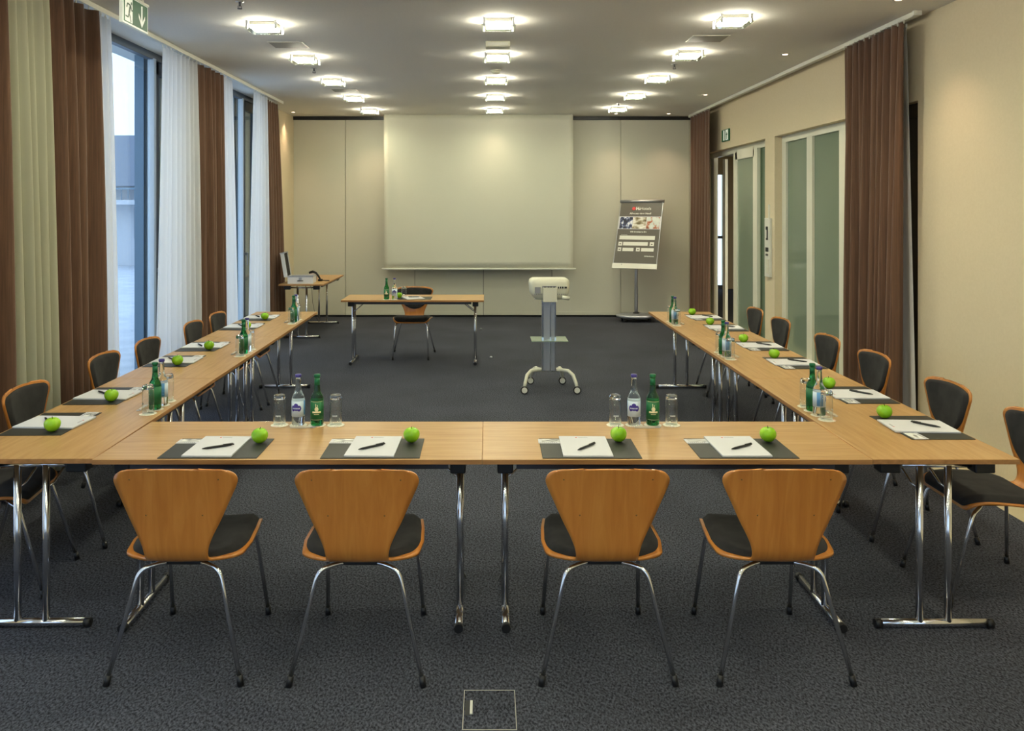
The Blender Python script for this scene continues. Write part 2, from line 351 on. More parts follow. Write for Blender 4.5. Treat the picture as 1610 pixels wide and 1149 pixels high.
# ------------------------------------------------------------------ curtains
def curtain(name, X, top, bot, pleats, amp, material, label, cat, group=None, z0=.015, z1=3.2, seed=1, base=None, rows=16):
    rnd = random.Random(seed); ph = [0]
    for k in range(pleats*2): ph.append(ph[-1]+rnd.uniform(.7, 1.3))
    tot = ph[-1]; K = pleats*18; pts = []
    am = [rnd.uniform(.65, 1.2) for _ in range(pleats*2+2)]; dr = [rnd.uniform(-1, 1) for _ in range(pleats*2+2)]
    for i in range(rows+1):
        t = i/rows; z = z1+(z0-z1)*t; e = t**.8; a = top[0]+(bot[0]-top[0])*e; c = top[1]+(bot[1]-top[1])*e; row = []
        for j in range(K+1):
            u = j/K; s = u*tot; k = 0
            while k < len(ph)-2 and ph[k+1] < s: k += 1
            f = (s-ph[k])/(ph[k+1]-ph[k]); sg = 1 if k % 2 else -1
            wv = sg*math.sin(PI*f)*am[k]
            x = X+amp*wv*(.55+.5*t)+amp*.35*dr[k]*math.sin(PI*f)*math.sin(2.5*t+dr[k]*3)
            y = a+(c-a)*u+.006*math.sin(6*PI*u+4*t)
            row.append((x, y, z))
        pts.append(row)
    root = thing(name, (0,0,0), 0, label, cat, group)
    o = MB().grid(pts).build('drape', material, root, solid=.002)
    hk = MB()
    n = max(3, int((top[1]-top[0])/.09))
    for j in range(n+1):
        y = top[0]+(top[1]-top[0])*j/n; hk.box(X-.004, y-.004, z1-.012, X+.004, y+.004, 3.2215)
    hk.build('glider_hook', 'white', root)['kind'] = 'stuff'
    return root
XC = -2.88
curtain('curtain', XC, (3.9, 4.87), (3.9, 5.0), 6, .065, 'brown', 'brown curtain cut off by the left edge of the photo', 'curtain', seed=2)
curtain('sheer_curtain', XC, (4.90, 5.36), (5.02, 5.53), 5, .035, 'shaded_sheer', 'voile curtain in a shaded tone between the two nearest brown curtains on the left', 'curtain', seed=3)
curtain('curtain', XC, (5.38, 6.02), (5.55, 6.09), 4, .07, 'brown', 'wide brown curtain behind the hanging exit sign, left of the first window', 'curtain', seed=4)
curtain('sheer_curtain', XC, (6.04, 6.26), (6.11, 6.44), 3, .03, 'sheer', 'narrow white voile curtain just right of the wide brown curtain by the exit sign', 'curtain', seed=5)
curtain('sheer_curtain', XC, (7.28, 8.11), (7.16, 8.23), 8, .035, 'sheer', 'broad white voile curtain between the near window pane and the middle brown curtain', 'curtain', seed=6)
curtain('curtain', XC, (8.13, 8.90), (8.25, 8.97), 5, .06, 'brown', 'brown curtain between the two left windows', 'curtain', seed=7)
curtain('sheer_curtain', XC, (8.92, 9.22), (8.99, 9.47), 3, .03, 'sheer', 'narrow white voile curtain left of the far window', 'curtain', seed=8)
curtain('sheer_curtain', XC, (10.12, 10.66), (9.93, 10.78), 5, .035, 'sheer', 'white voile curtain right of the far window', 'curtain', seed=9)
curtain('curtain', -2.925, (10.69, 11.38), (10.84, 11.80), 6, .034, 'brown', 'farthest brown curtain on the left, behind the silver case', 'curtain', seed=10)
curtain('curtain', 3.2, (6.32, 7.37), (6.40, 7.30), 9, .065, 'brown', 'large brown curtain beside the dark niche on the right wall', 'curtain', seed=11)
curtain('curtain', 3.2, (11.85, 12.98), (11.9, 12.95), 7, .045, 'brown', 'far brown curtain in the back right corner', 'curtain', seed=12)
curtain('sheer_curtain', 3.305, (6.49, 6.85), (6.34, 6.85), 3, .015, 'sheer', 'pale curtain peeking out behind the large brown curtain on the right', 'curtain', seed=13)
def crail(name, X, y0, y1, label):
    r = thing(name, (0,0,0), 0, label, 'curtain rail')
    MB().rbox(X-.02, y0, 3.222, X+.02, y1, 3.2595, .003).build('track', 'white', r)
    MB().box(X-.03, y0-.01, 3.2235, X+.03, y0+.02, 3.259).build('end_cap', 'white', r)
    return r
crail('curtain_rail', XC, YB+.3, 11.5, 'long white curtain rail along the window side of the ceiling')
MB_ = crail('curtain_rail', 3.24, 6.2, 13.2, 'white curtain rail along the right side of the ceiling')

# ------------------------------------------------------------------ lamps
CL = {}
def make_lamp():
    r = thing('ceiling_light', label='x', cat='lamp')
    MB().rbox(-.10,-.10,-.030,.10,.10,-.0005,.004).build('base_plate', 'white', r)
    MB().rbox(-.097,-.097,-.052,.097,.097,-.0305,.006).build('diffuser', 'lamp', r)
    MB().rbox(-.135,-.135,-.062,.135,.135,-.056,.002).build('glass_plate', 'lamp_glass', r)
    for sx_ in (-1,1):
        for sy_ in (-1,1): MB().box(sx_*.115-.008, sy_*.115-.008, -.066, sx_*.115+.008, sy_*.115+.008, -.0005).build('clip', 'steel', r)
    return r
rows = ['nearest', 'second', 'third', 'fourth', 'farthest']; colsn = ['left', 'middle', 'right']
colX = [-1.8, .085, 1.91]; colY = [6.64, 6.53, 6.42]
for ci in range(3):
    for k in range(-5, 5):
        y = colY[ci]+1.44*k
        if k in (-2, -4) and False: continue
        lab = ('%s square glass ceiling light in the %s column' % (rows[k], colsn[ci])) if k >= 0 else 'square glass ceiling light behind the viewpoint'
        first_or_dup(CL, 'lamp', make_lamp, (colX[ci]+.004*k, y, H), 0, lab, 'ceiling lights' if k >= 0 else 'ceiling lights out of view')
def make_spot():
    r = thing('downlight', label='x', cat='lamp')
    MB().lathe([(.030,-.004),(.044,-.004),(.046,-.0005),(.030,-.0005)], 24).build('trim_ring', 'steel', r)
    MB().lathe([(0,-.0065),(.024,-.006),(.028,-.001),(0,-.0005)], 20).build('bulb_face', 'spot_face', r)
    return r
def spot_light(x, y, e=1.0, ang=88, z=H-.01, dx=0, dy=0):
    l = bpy.data.lights.new('halogen', 'SPOT'); l.energy = SPOT*e; l.spot_size = math.radians(ang); l.spot_blend = .9; l.color = (1,.70,.46); l.shadow_soft_size = .03
    o = bpy.data.objects.new('halogen', l); C.objects.link(o); o.location = (x, y, z); o.rotation_euler = (dy, dx, 0)
sp = [(2.88,7.96,'second-nearest round downlight, above the right windows'),(2.86,10.8,'round downlight above the glass door'),(2.85,12.95,'round downlight nearest the back right corner'),(2.93,5.86,'round downlight at the top edge of the photo'),
      (-1.83,12.95,'small downlight behind the left column of ceiling lights'),(.09,12.85,'small downlight behind the middle column, over the screen'),(2.02,12.95,'small downlight behind the right column of ceiling lights'),
      (2.95,3.0,'round downlight out of view'),(2.95,.2,'round downlight out of view')]
for x, y, lab in sp:
    first_or_dup(CL, 'spot', make_spot, (x, y, H), 0, lab, 'round downlights'); spot_light(x, y, .4 if 0 < x < .5 else 1.0, z=H-.012)
first_or_dup(CL, 'spot', make_spot, (-3.02, 12.75, H), 0, 'downlight in the back left corner', 'round downlights'); spot_light(-3.02, 12.75, 1.0)
# sprinklers, vents, detector
def make_sprinkler():
    r = thing('sprinkler', label='x', cat='sprinkler')
    MB().lathe([(0,-.004),(.03,-.004),(.032,-.0005),(0,-.0005)], 16).build('escutcheon', 'steel', r)
    MB().tube([(0,0,-.003),(0,0,-.035)], .008, 8).box(-.014,-.003,-.05,-.011,.003,-.03).box(.011,-.003,-.05,.014,.003,-.03).lathe([(0,-.054),(.018,-.054),(.018,-.05),(0,-.05)], 12).build('head', 'rail', r)
    return r
for x, y, lab in [(-1.79,5.93,'sprinkler head at the top edge of the photo'),(-1.85,8.75,'sprinkler head between the second and third left ceiling lights'),(-1.88,12.2,'sprinkler head above the farthest left ceiling light'),(1.93,8.5,'sprinkler head below the second right ceiling light'),(1.86,11.7,'sprinkler head above the farthest right ceiling light')]:
    first_or_dup(CL, 'spr', make_sprinkler, (x, y, H), 0, lab, 'ceiling sprinklers')
def vent(x, y, lab):
    r = thing('ceiling_vent', (x,y,H), 0, lab, 'vent', 'flush grey ceiling panels'); MB().rbox(-.15,-.13,-.006,.15,.13,-.0005,.002).build('cover', 'alu_vent', r)
    MB().box(-.16,-.14,-.004,-.15,.14,-.0005).box(.15,-.14,-.004,.16,.14,-.0005).box(-.15,.13,-.004,.15,.14,-.0005).box(-.15,-.14,-.004,.15,-.13,-.0005).build('rim', 'white', r)
M['alu_vent'] = mat('grey_vent', lin(150,148,140), .6)
vent(-1.82, 7.5, 'grey ceiling panel between the two nearest left lights'); vent(-1.81, 10.4, 'grey ceiling panel between the third and fourth left lights'); vent(1.93, 7.22, 'grey ceiling panel between the two nearest right lights')
r = thing('wall_unit', (.09, 7.4, H), 0, 'white box on the ceiling between the two nearest middle lights', 'ceiling box'); r.name = 'ceiling_box'
MB().rbox(-.11,-.07,-.05,.11,.07,-.0005,.006).build('casing', 'cream', r); MB().rbox(-.09,-.075,-.04,.09,-.068,-.012,.002).build('front_panel', 'white', r)
r = thing('smoke_detector', (.085, 8.86, H), 0, 'white smoke detector between the second and third middle lights', 'smoke detector')
MB().lathe([(0,-.014),(.055,-.014),(.058,-.0005),(0,-.0005)]).build('base', 'cream', r); MB().lathe([(0,-.045),(.03,-.045),(.045,-.03),(.045,-.014),(0,-.014)]).build('sensor_head', 'cream', r)

# ------------------------------------------------------------------ exit signs
def exit_sign_hanging():
    r = thing('exit_sign', (-2.42, 5.62, 3.0), 0, 'green hanging exit sign with running figure and down arrow', 'exit sign')
    MB().box(-.012, -.2, 0, .012, .2, .19).build('panel', 'sign_lit', r)
    MB().box(.012, -.185, .012, .0135, .19, .185).build('green_field', 'sign_lit_green', r)
    MB().box(.0135, -.172, .018, .0145, -.055, .178).build('doorway', 'sign_lit', r)
    def poly(pts, nm, m_, x0=.0145, x1=.0155):
        q = MB().prism(pts, x0, x1); q.xf(Matrix(((0,0,1,0),(1,0,0,0),(0,1,0,0),(0,0,0,1)))); return q
    f = MB(); c = [(-.073+.009*math.cos(a*PI/6), .148+.011*math.sin(a*PI/6)) for a in range(12)]
    mt = Matrix(((0,0,1,0),(1,0,0,0),(0,1,0,0),(0,0,0,1)))
    def st(a, b_, w_):
        ax, ay = a; bx, by = b_; d = math.hypot(bx-ax, by-ay); nx, ny = -(by-ay)/d*w_, (bx-ax)/d*w_
        f.prism([(ax+nx,ay+ny),(ax-nx,ay-ny),(bx-nx,by-ny),(bx+nx,by+ny)], .0145, .0155)
    f.prism(c, .0145, .0155); st((-.088,.135),(-.112,.075),.010); st((-.09,.133),(-.135,.138),.005); st((-.135,.138),(-.147,.11),.005); st((-.085,.13),(-.07,.10),.005); st((-.07,.10),(-.052,.105),.005)
    st((-.112,.078),(-.09,.05),.006); st((-.09,.05),(-.082,.02),.005); st((-.112,.078),(-.125,.048),.006); st((-.125,.048),(-.165,.05),.005)
    f.xf(mt).build('running_figure', 'sign_green', r)
    a = MB(); f2 = a
    a.prism([(.085,.17),(.085,.05),(.105,.05),(.105,.17)], .0135, .015); a.prism([(.095,.022),(.045,.085),(.045,.11),(.095,.05)], .0135, .0152); a.prism([(.095,.022),(.145,.085),(.145,.11),(.095,.05)], .0135, .0154)
    a.xf(mt).build('arrow', 'sign_lit', r)
    MB().box(-.02, -.2, .19, .02, .2, .205).box(-.006,-.15,.205,.006,-.14,.26).box(-.006,.14,.205,.006,.15,.26).build('bracket', 'white', r)
exit_sign_hanging()
r = thing('exit_sign', (XR-.012, 11.56, 2.71), 0, 'small lit exit sign on the wall above the glass door', 'exit sign')
MB().rbox(-.012,-.17,0,.0115,.17,.165,.003).build('casing', 'sign_lit_green', r)
MB().box(-.0135,-.15,.012,-.012,-.03,.155).box(-.0135,.02,.012,-.012,.08,.155).build('doorway', 'sign_lit', r)
MB().box(-.0145,-.10,.02,-.0135,-.08,.12).box(-.0145,-.12,.08,-.0135,-.06,.1).build('running_figure', 'sign_lit_green', r)

# wall control panel
r = thing('control_panel', (XR-.0005, 9.80, .95), 0, 'white and grey control panel on the pillar between the glazed fronts', 'control panel')
MB().rbox(-.03,-.09,.0,0,.09,.70,.004).build('backplate', 'white', r)
MB().rbox(-.042,-.03,.44,-.03,-.015,.60,.003).rbox(-.042,-.03,.56,-.03,.02,.60,.003).rbox(-.042,-.03,.44,-.03,.01,.465,.003).build('handset', 'black', r)
MB().box(-.034,.0,.30,-.03,.05,.35).box(-.034,-.045,.30,-.03,-.01,.35).box(-.034,.01,.25,-.03,.04,.275).box(-.034,-.035,.25,-.03,-.01,.275).build('display', 'black', r)
MB().box(-.038,-.07,.04,-.03,.02,.12).box(-.038,-.07,.13,-.03,.02,.21).build('switch', 'cream', r)
MB().box(-.01,-.01,.70,0,.02,.86).build('cable_duct', 'white', r)

# ------------------------------------------------------------------ screen
r = thing('projection_screen', (-.15, 13.1, 0), 0, 'large off-white pull-down projection screen in front of the back wall', 'screen')
pts = []
for i in range(25):
    t = i/24; z = H+(.815-H)*t; row = []
    for j in range(41):
        u = j/40*2-1; y = .0+.05*math.sin(PI*t)*max(0, abs(u)-.86)/.14*(1 if u < 0 else .3)+.006*math.sin(3*u+2*t)
        row.append((u*1.508+(.01*math.sin(PI*t) if u < -.9 else 0), -y, z))
    pts.append(row)
MB().grid(pts).build('cloth', 'screen', r, solid=.002)
MB().rbox(-1.54,-.018,.787,1.55,.018,.815,.006).build('bottom_bar', 'white', r)

# ------------------------------------------------------------------ chairs
SP = [(0.180,0.416),(0.168,0.438),(0.138,0.452),(0.08,0.455),(-.01,0.449),(-0.10,0.440),(-0.165,0.434),(-0.208,0.437),(-0.236,0.455),(-0.249,0.485),(-0.254,0.53),(-0.261,0.61),(-0.270,0.70),(-0.279,0.77),(-0.285,0.806)]
def chaikin(p, n=3):
    for _ in range(n):
        q = [p[0]]
        for a, b_ in zip(p[:-1], p[1:]): q += [(a[0]*.75+b_[0]*.25, a[1]*.75+b_[1]*.25), (a[0]*.25+b_[0]*.75, a[1]*.25+b_[1]*.75)]
        p = q+[p[-1]]
    return p
SPP = chaikin(SP); SL = [0]
for a, b_ in zip(SPP[:-1], SPP[1:]): SL.append(SL[-1]+math.hypot(b_[0]-a[0], b_[1]-a[1]))
STOT = SL[-1]
def spine(s):
    s = min(max(s, 0), STOT-1e-6); i = 0
    lo, hi = 0, len(SL)-1
    while hi-lo > 1:
        m_ = (lo+hi)//2
        if SL[m_] <= s: lo = m_
        else: hi = m_
    i = lo; f = (s-SL[i])/(SL[i+1]-SL[i]); a, b_ = SPP[i], SPP[i+1]
    d = (b_[0]-a[0], b_[1]-a[1]); l = math.hypot(*d)
    return (a[0]+d[0]*f, a[1]+d[1]*f), (d[1]/l, -d[0]/l)   # position, front/up-facing normal (y,z)
S_y = lambda y: min(range(len(SPP)//2), key=lambda i: abs(SPP[i][0]-y))
sNeck = SL[min(range(len(SPP)), key=lambda i: abs(SPP[i][1]-.50)+(1 if SPP[i][0] > -.2 else 0))]
sHeel = SL[min(range(len(SPP)), key=lambda i: abs(SPP[i][0]+.200)+(0 if SPP[i][1] < .46 else 1))]
WT = [(0,.205),(.06,.218),(.15,.230),(.26,.236),(sHeel-.045,.225),(sHeel-.02,.205),(sHeel-.003,.165),(sHeel+.012,.126),(sHeel+.03,.116),(STOT-.36,.114),(STOT-.305,.121),(STOT-.255,.142),(STOT-.205,.168),(STOT-.15,.190),(STOT-.10,.211),(STOT-.06,.228),(STOT-.03,.235),(STOT,.237)]
def wfun(s): return sum(wraw(s+d) for d in (-.018,-.012,-.006,0,.006,.012,.018))/7 if s > sHeel+.04 else wraw(s)
def wraw(s):
    for (a, x), (b_, y) in zip(WT[:-1], WT[1:]):
        if s <= b_:
            f = (s-a)/(b_-a); f = f*f*(3-2*f) if False else f; return x+(y-x)*f
    return WT[-1][1]
def corner(w_, d, r_): return w_ if d >= r_ else w_-r_+math.sqrt(max(r_*r_-(r_-d)**2, 0))
def surf(s, x, off=0):
    (y, z), (ny, nz) = spine(s); isb = min(max((s-sNeck+.06)/.15, 0), 1); u = x/.22
    k = .030*isb*u*u + .010*(1-isb)*u*u
    return (x, y+ny*(off+k)*(1 if True else 1), z+nz*(off+k))
# normals: seat up (+z), back forward (+y)
(_, n0) = spine(STOT*.25)
SGN = 1 if n0[1] > 0 else -1
_sp = spine
def spine(s):
    p, n = _sp(s); return p, (n[0]*SGN, n[1]*SGN)
def sheet(s0, s1, wf, off, ns=60, nu=20, arch=0):
    pts = []
    for i in range(ns+1):
        t = i/ns; t = .5-.5*math.cos(PI*t); s = s0+(s1-s0)*t; w_ = wf(s); row = []
        for j in range(nu+1):
            u = j/nu*2-1; e = arch*(1-u*u)*max(0, (s-(s1-.2))/.2)
            row.append(surf(s+e-arch*max(0, (s-(s1-.2))/.2), u*w_, off(s, u) if callable(off) else off))
        pts.append(row)
    return pts
def lens(w0, w1, s0, s1, wf, rb=.06, rt=.05):
    return lambda s: max(.001, corner(wf(s), s-s0, rb) if s-s0 < rb else corner(wf(s), s1-s, rt))
CH = {}
def make_chair():
    r = thing('conference_chair', label='x', cat='chair')
    wf = lambda s: corner(corner(wfun(s), s, .045), STOT-s, .055)
    sh = MB().grid(sheet(0, STOT, wf, 0, ns=90, arch=.016)).build('plywood_shell', 'ply', r, solid=.011)
    # upholstery pads: closed cushions with a rounded rim
    def pad(name, s0, s1, wf2, h, rb, rt, arch=0):
        ns, nu = 40, 16; W2 = lambda s: lens(0, 0, s0, s1, wf2, rb, rt)(min(max(s, s0), s1))
        def off(s, u): 
            e = min(1, min(s-s0, s1-s)/.025+.0); e = math.sqrt(max(0, 1-(1-min(1,max(0,e)))**2)); q = math.sqrt(max(0, 1-max(0, abs(u)-.85)**2/.15**2)); return .0062+h*e*q
        top = sheet(s0, s1, W2, off, ns, nu, arch); bot = sheet(s0, s1, W2, .006, ns, nu, arch)
        return MB().grid(top).grid([list(reversed(x)) for x in bot]).build(name, 'pad', r)
    pad('seat_pad', .012, sHeel-.006, lambda s: wfun(min(s, sHeel-.03))-.012, .022, .05, .10)
    pad('back_pad', sNeck+.035, STOT-.012, lambda s: wfun(s)-.013, .016, .12, .05, .016)
    for s_, xx in ((STOT-.045, .165), (sNeck+.13, .105)):
        for sg in (-1, 1):
            p = surf(s_, sg*xx, -.0062); MB().lathe([(0,-.0012),(.0028,-.001),(.0032,0),(0,0)], 8).xf(Matrix.Translation(p) @ Matrix.Rotation(PI/2, 4, 'X')).build('screw', 'screw', sh)
    MB().rbox(-.085,-.17,.404,.085,.06,.4255,.004).build('mounting_plate', 'black', r)
    for sg in (-1, 1):
        def bez(p, n=6):
            q = []
            for i in range(len(p)):
                if i in (0, len(p)-1): q.append(p[i]); continue
                a, b2, c_ = Vector(p[i-1]), Vector(p[i]), Vector(p[i+1]); s_ = b2+(a-b2).normalized()*min(.035, (a-b2).length*.45); e_ = b2+(c_-b2).normalized()*min(.035, (c_-b2).length*.45)
                for k in range(n+1): t = k/n; q.append(s_*(1-t)**2+b2*2*t*(1-t)+e_*t*t)
            return q
        l1 = MB().tube(bez([(sg*.03,-.14,.409),(sg*.09,-.175,.413),(sg*.152,-.208,.402),(sg*.2485,-.27,.012)]), .0088).build('leg', 'chrome', r)
        MB().tube([(sg*.2425,-.2637,.037),(sg*.2493,-.271,.0)], .0125, 12).build('foot_cap', 'black', l1)
        l2 = MB().tube(bez([(sg*.03,.02,.409),(sg*.13,.09,.416),(sg*.186,.155,.405),(sg*.208,.27,.012)]), .0088).build('leg', 'chrome', r)
        MB().tube([(sg*.2067,.2645,.037),(sg*.2085,.2712,.0)], .0125, 12).build('foot_cap', 'black', l2)
    return r
def chair(x, y, rz, lab, g): first_or_dup(CH, 'c', make_chair, (x, y, 0), rz, lab, g)
front4 = ['leftmost', 'centre-left', 'centre-right', 'rightmost']
for (x, y, a), nme in zip([(-1.165,3.315,.0),(-.488,3.31,.0),(.447,3.315,0.0),(1.107,3.315,.0)], front4):
    chair(x, y, a, '%s of the four beech-backed chairs in the foreground, seen from behind' % nme, 'foreground chairs')
ords = ['nearest', 'second-nearest', 'third-nearest', 'fourth-nearest', 'fifth-nearest', 'farthest']
LYc = [3.90, 4.48, 5.45, 6.06, 6.98, 7.58]; RYc = [3.85, 4.57, 5.49, 6.23, 7.19, 7.92]
LXo = [.01,.065,.05,.095,.115,.133]; RXo = [.05,.037,.058,.048,.034,.045]
def lx(y): return -1.623-.0148*(y-3.365)
def rx(y): return 1.576+.0035*(y-3.365)
for k in range(6):
    chair(lx(LYc[k])-.69+LXo[k], LYc[k], -PI/2+.015+(.12 if k == 0 else 0), '%s dark-padded chair along the left table row' % ords[k], 'chairs of the left row')
for k in range(6):
    chair(rx(RYc[k])+.69+RXo[k], RYc[k], PI/2, '%s dark-padded chair along the right table row' % ords[k], 'chairs of the right row')
chair(-.90, 9.83, PI, 'single chair behind the lone presenter table, facing the camera', None)

# ------------------------------------------------------------------ tables
TB = {}
TL = 1.598; TW = .6
def make_table():
    r = thing('folding_table', label='x', cat='table')
    MB().rbox(0,0,.7195,TL,TW,.74,.0015,1).build('tabletop', 'table', r)
    MB().box(.001,-.0008,.7205,TL-.001,.0,.739).box(.001,TW,.7205,TL-.001,TW+.0008,.739).box(-.0008,.001,.7205,0,TW-.001,.739).box(TL,.001,.7205,TL+.0008,TW-.001,.739).build('edge_band', 'table_edge', r)
    for y in (.035, TW-.055): MB().box(.14,y,.690,TL-.14,y+.02,.7195).build('side_rail', 'rail', r)
    for x, sg in ((.098, 1), (TL-.098, -1)):
        MB().tube([(x,.12,.6865),(x,TW-.12,.6865)], .010, 10).build('top_bar', 'chrome', r)
        fb = MB().tube([(x,.075,.021),(x,TW-.075,.021)], .0165, 14).build('foot_bar', 'chrome', r)
        for y0, y1 in ((.052,.078),(TW-.078,TW-.052)): MB().tube([(x,y0,.0195),(x,y1,.0195)], .0185, 12).build('end_cap', 'black', fb)
        for y in (.06, TW-.145): MB().rbox(x-.036,y,.662,x+.030,y+.085,.7193,.006).build('hinge_block', 'black', r)
        for y in (TW/2-.06, TW/2+.06):
            MB().tube([(x,y,.025),(x,y,.688)], .0150, 14).build('leg', 'chrome', r)
            MB().tube([(x,y-.0,.585),(x+sg*.03,y+.018,.60),(x+sg*.17,y+.05,.715)], .005, 8).build('brace', 'chrome', r)
    return r
def table(ox, oy, rz, lab, g=None): return first_or_dup(TB, 't', make_table, (ox, oy, 0), rz, lab, g)
TABS = []
def place_table(ox, oy, rz, lab, g=None): table(ox, oy, rz, lab, g); TABS.append((ox, oy, rz))
place_table(-1.622, 3.365, 0, 'left one of the two front tables, behind the two leftmost foreground chairs', 'front tables')
place_table(-.022, 3.365, 0, 'right one of the two front tables, behind the two rightmost foreground chairs', 'front tables')
nm3 = ['nearest', 'middle', 'farthest']
RL = -PI/2+.0148; RR = PI/2-.0035
for k in range(3):   # left row: local x runs toward the camera, local y toward +X
    y1 = 3.367+1.601*(k+1); x = lx(y1)-.602; place_table(x-.0, y1+.0, RL, '%s table of the left row' % nm3[k], 'left row tables')
for k in range(3):   # right row: local x runs away from the camera, local y toward -X
    y0 = 3.367+1.601*k; x = rx(y0)+.602+.002; place_table(x, y0, RR, '%s table of the right row' % nm3[k], 'right row tables')
place_table(-.045, 9.78, PI, 'lone presenter table with bottles and one pad, in front of the screen')
place_table(-2.225, 11.08, PI/2, 'side table at the back left carrying the open silver case')

# ------------------------------------------------------------------ things on the tables
ST = {}
ZT = .7402
def make_mat():
    r = thing('desk_mat', label='x', cat='desk mat'); MB().rbox(-.205,0,0,.205,.285,.003,.001,1).build('sheet', 'mat', r); return r
def make_pad():
    r = thing('notepad', label='x', cat='notepad')
    MB().box(-.103,-.145,0,.103,.145,.001).build('backing_board', 'print_grey', r); MB().box(-.103,-.145,.0011,.103,.145,.007).build('paper_block', 'paper', r)
    MB().box(-.103,.133,.0071,-.0,.145-.0005,.0073).build('glue_strip', 'paper', r)
    q = MB(); q.lathe([(.0025,.0071),(.0045,.0071),(.0045,.0074),(.0025,.0074)], 12, (-.028,.122,0)); q.build('logo_mark', 'print_red', r)
    q = MB()
    for k in range(7): q.box(-.018+k*.006, .119, .0071, -.014+k*.006, .125, .0074)
    q.build('letterhead', 'print_grey', r); return r
def make_pen():
    r = thing('pen', label='x', cat='pen')
    MB().tube([(-.068,0,.006),(-.06,0,.006),(-.045,0,.006),(.055,0,.006)], [.0012,.003,.005,.005], 10).build('barrel', 'black', r)
    MB().tube([(.055,0,.006),(.066,0,.006)], .003, 8).build('push_button', 'black', r); MB().box(.02,-.0012,.0109,.062,.0012,.0124).box(.058,-.0012,.009,.062,.0012,.0124).build('clip', 'black', r); return r
def make_card():
    r = thing('photo_card', label='x', cat='card'); MB().box(-.05,-.032,0,.05,.032,.0008).build('card_stock', 'paper', r); MB().box(-.035,-.014,.0008,.05,.032,.0011).build('photo_print', 'card_pic', r)
    q = MB()
    for k in range(9): q.box(-.046+k*.009, -.025, .0008, -.040+k*.009, -.020, .0011)
    q.build('print_line', 'print_grey', r); return r
def make_apple():
    r = thing('apple', label='x', cat='apple'); pr = []
    for k in range(19):
        a = -PI/2+PI*k/18; R = .0345*(1+.09*math.sin(a)); rr = R*math.cos(a)*1.03; z = .033+.033*math.sin(a)
        if a > 1.0: z -= .010*((a-1.0)/.57)**2
        if a < -1.15: z += .004*((-a-1.15)/.42)**2
        pr.append((max(rr, 0.0 if abs(a) > 1.56 else rr), z))
    pr[0] = (0, pr[0][1]); pr[-1] = (0, pr[-1][1])
    q = MB().lathe(pr, 28); q.v = [(x*(1+.025*math.cos(5*math.atan2(y,x))*(z/.066)), y*(1+.025*math.cos(5*math.atan2(y,x))*(z/.066)), z-.0003) for x,y,z in q.v]; q.build('flesh', 'apple', r)
    MB().tube([(0,0,.054),(.001,0,.062),(.004,.001,.070)], [.0012,.0014,.0019], 6).build('stem', 'stem', r); return r
def wrap(q, R, x0, x1, z0, z1, n=8):   # curved patch on the -y side of a bottle, x as arc length
    pts = [[(R*math.sin((x0+(x1-x0)*j/n)/R), -R*math.cos((x0+(x1-x0)*j/n)/R), z) for j in range(n+1)] for z in (z0, z1)]; q.grid(pts)
def wdisc(q, R, cx, cz, a, b_, n=20):
    f = lambda x, z: (R*math.sin(x/R), -R*math.cos(x/R), z)
    rings = [[f(cx+a*t*math.cos(2*PI*k/n), cz+b_*t*math.sin(2*PI*k/n)) for k in range(n+1)] for t in (.001,.35,.7,1)]; q.grid(rings)
BP = [(0,.003),(.020,.0005),(.028,.002),(.0305,.008),(.0305,.120),(.0298,.128),(.0262,.140),(.0205,.150),(.0165,.159),(.0145,.172),(.0130,.190),(.0122,.215),(.0120,.226),(.0135,.228),(.0135,.232),(.012,.233),(0,.233)]
def make_green():
    r = thing('green_bottle', label='x', cat='bottle'); MB().lathe(BP, 32).build('bottle_body', 'green_glass', r)
    MB().lathe([(.0139,.2265),(.0152,.230),(.0148,.238),(.013,.2405),(0,.2408)], 24).build('crown_cap', 'green_cap', r)
    MB().lathe([(.0134,.190),(.0136,.190),(.0128,.222),(.0126,.222)], 24).build('neck_foil', 'green_cap', r)
    lb = MB().lathe([(.0306,.028),(.0309,.028),(.0309,.118),(.0306,.118)], 36).build('label', 'green_label', r)
    q = MB(); R = .0313; wdisc(q, R, 0, .080, .009, .011); wrap(q, R, -.005, -.002, .088, .106, 2); wrap(q, R, .002, .005, .090, .100, 2); wrap(q, R, -.021, .021, .062, .070); wrap(q, R, -.012, .012, .055, .057)
    q.build('white_emblem', 'cream_print', r, solid=.0002); q = MB(); wrap(q, R, -.030, .030, .1145, .116, 10); wrap(q, R, -.030, .030, .030, .031, 10); q.build('label_border', 'cream_print', r, solid=.0002); return r
M['green_cap'] = mat('green_cap', lin(20,100,60), .35, .3); M['purple_cap'] = mat('purple_cap', lin(70,62,135), .35, .3)
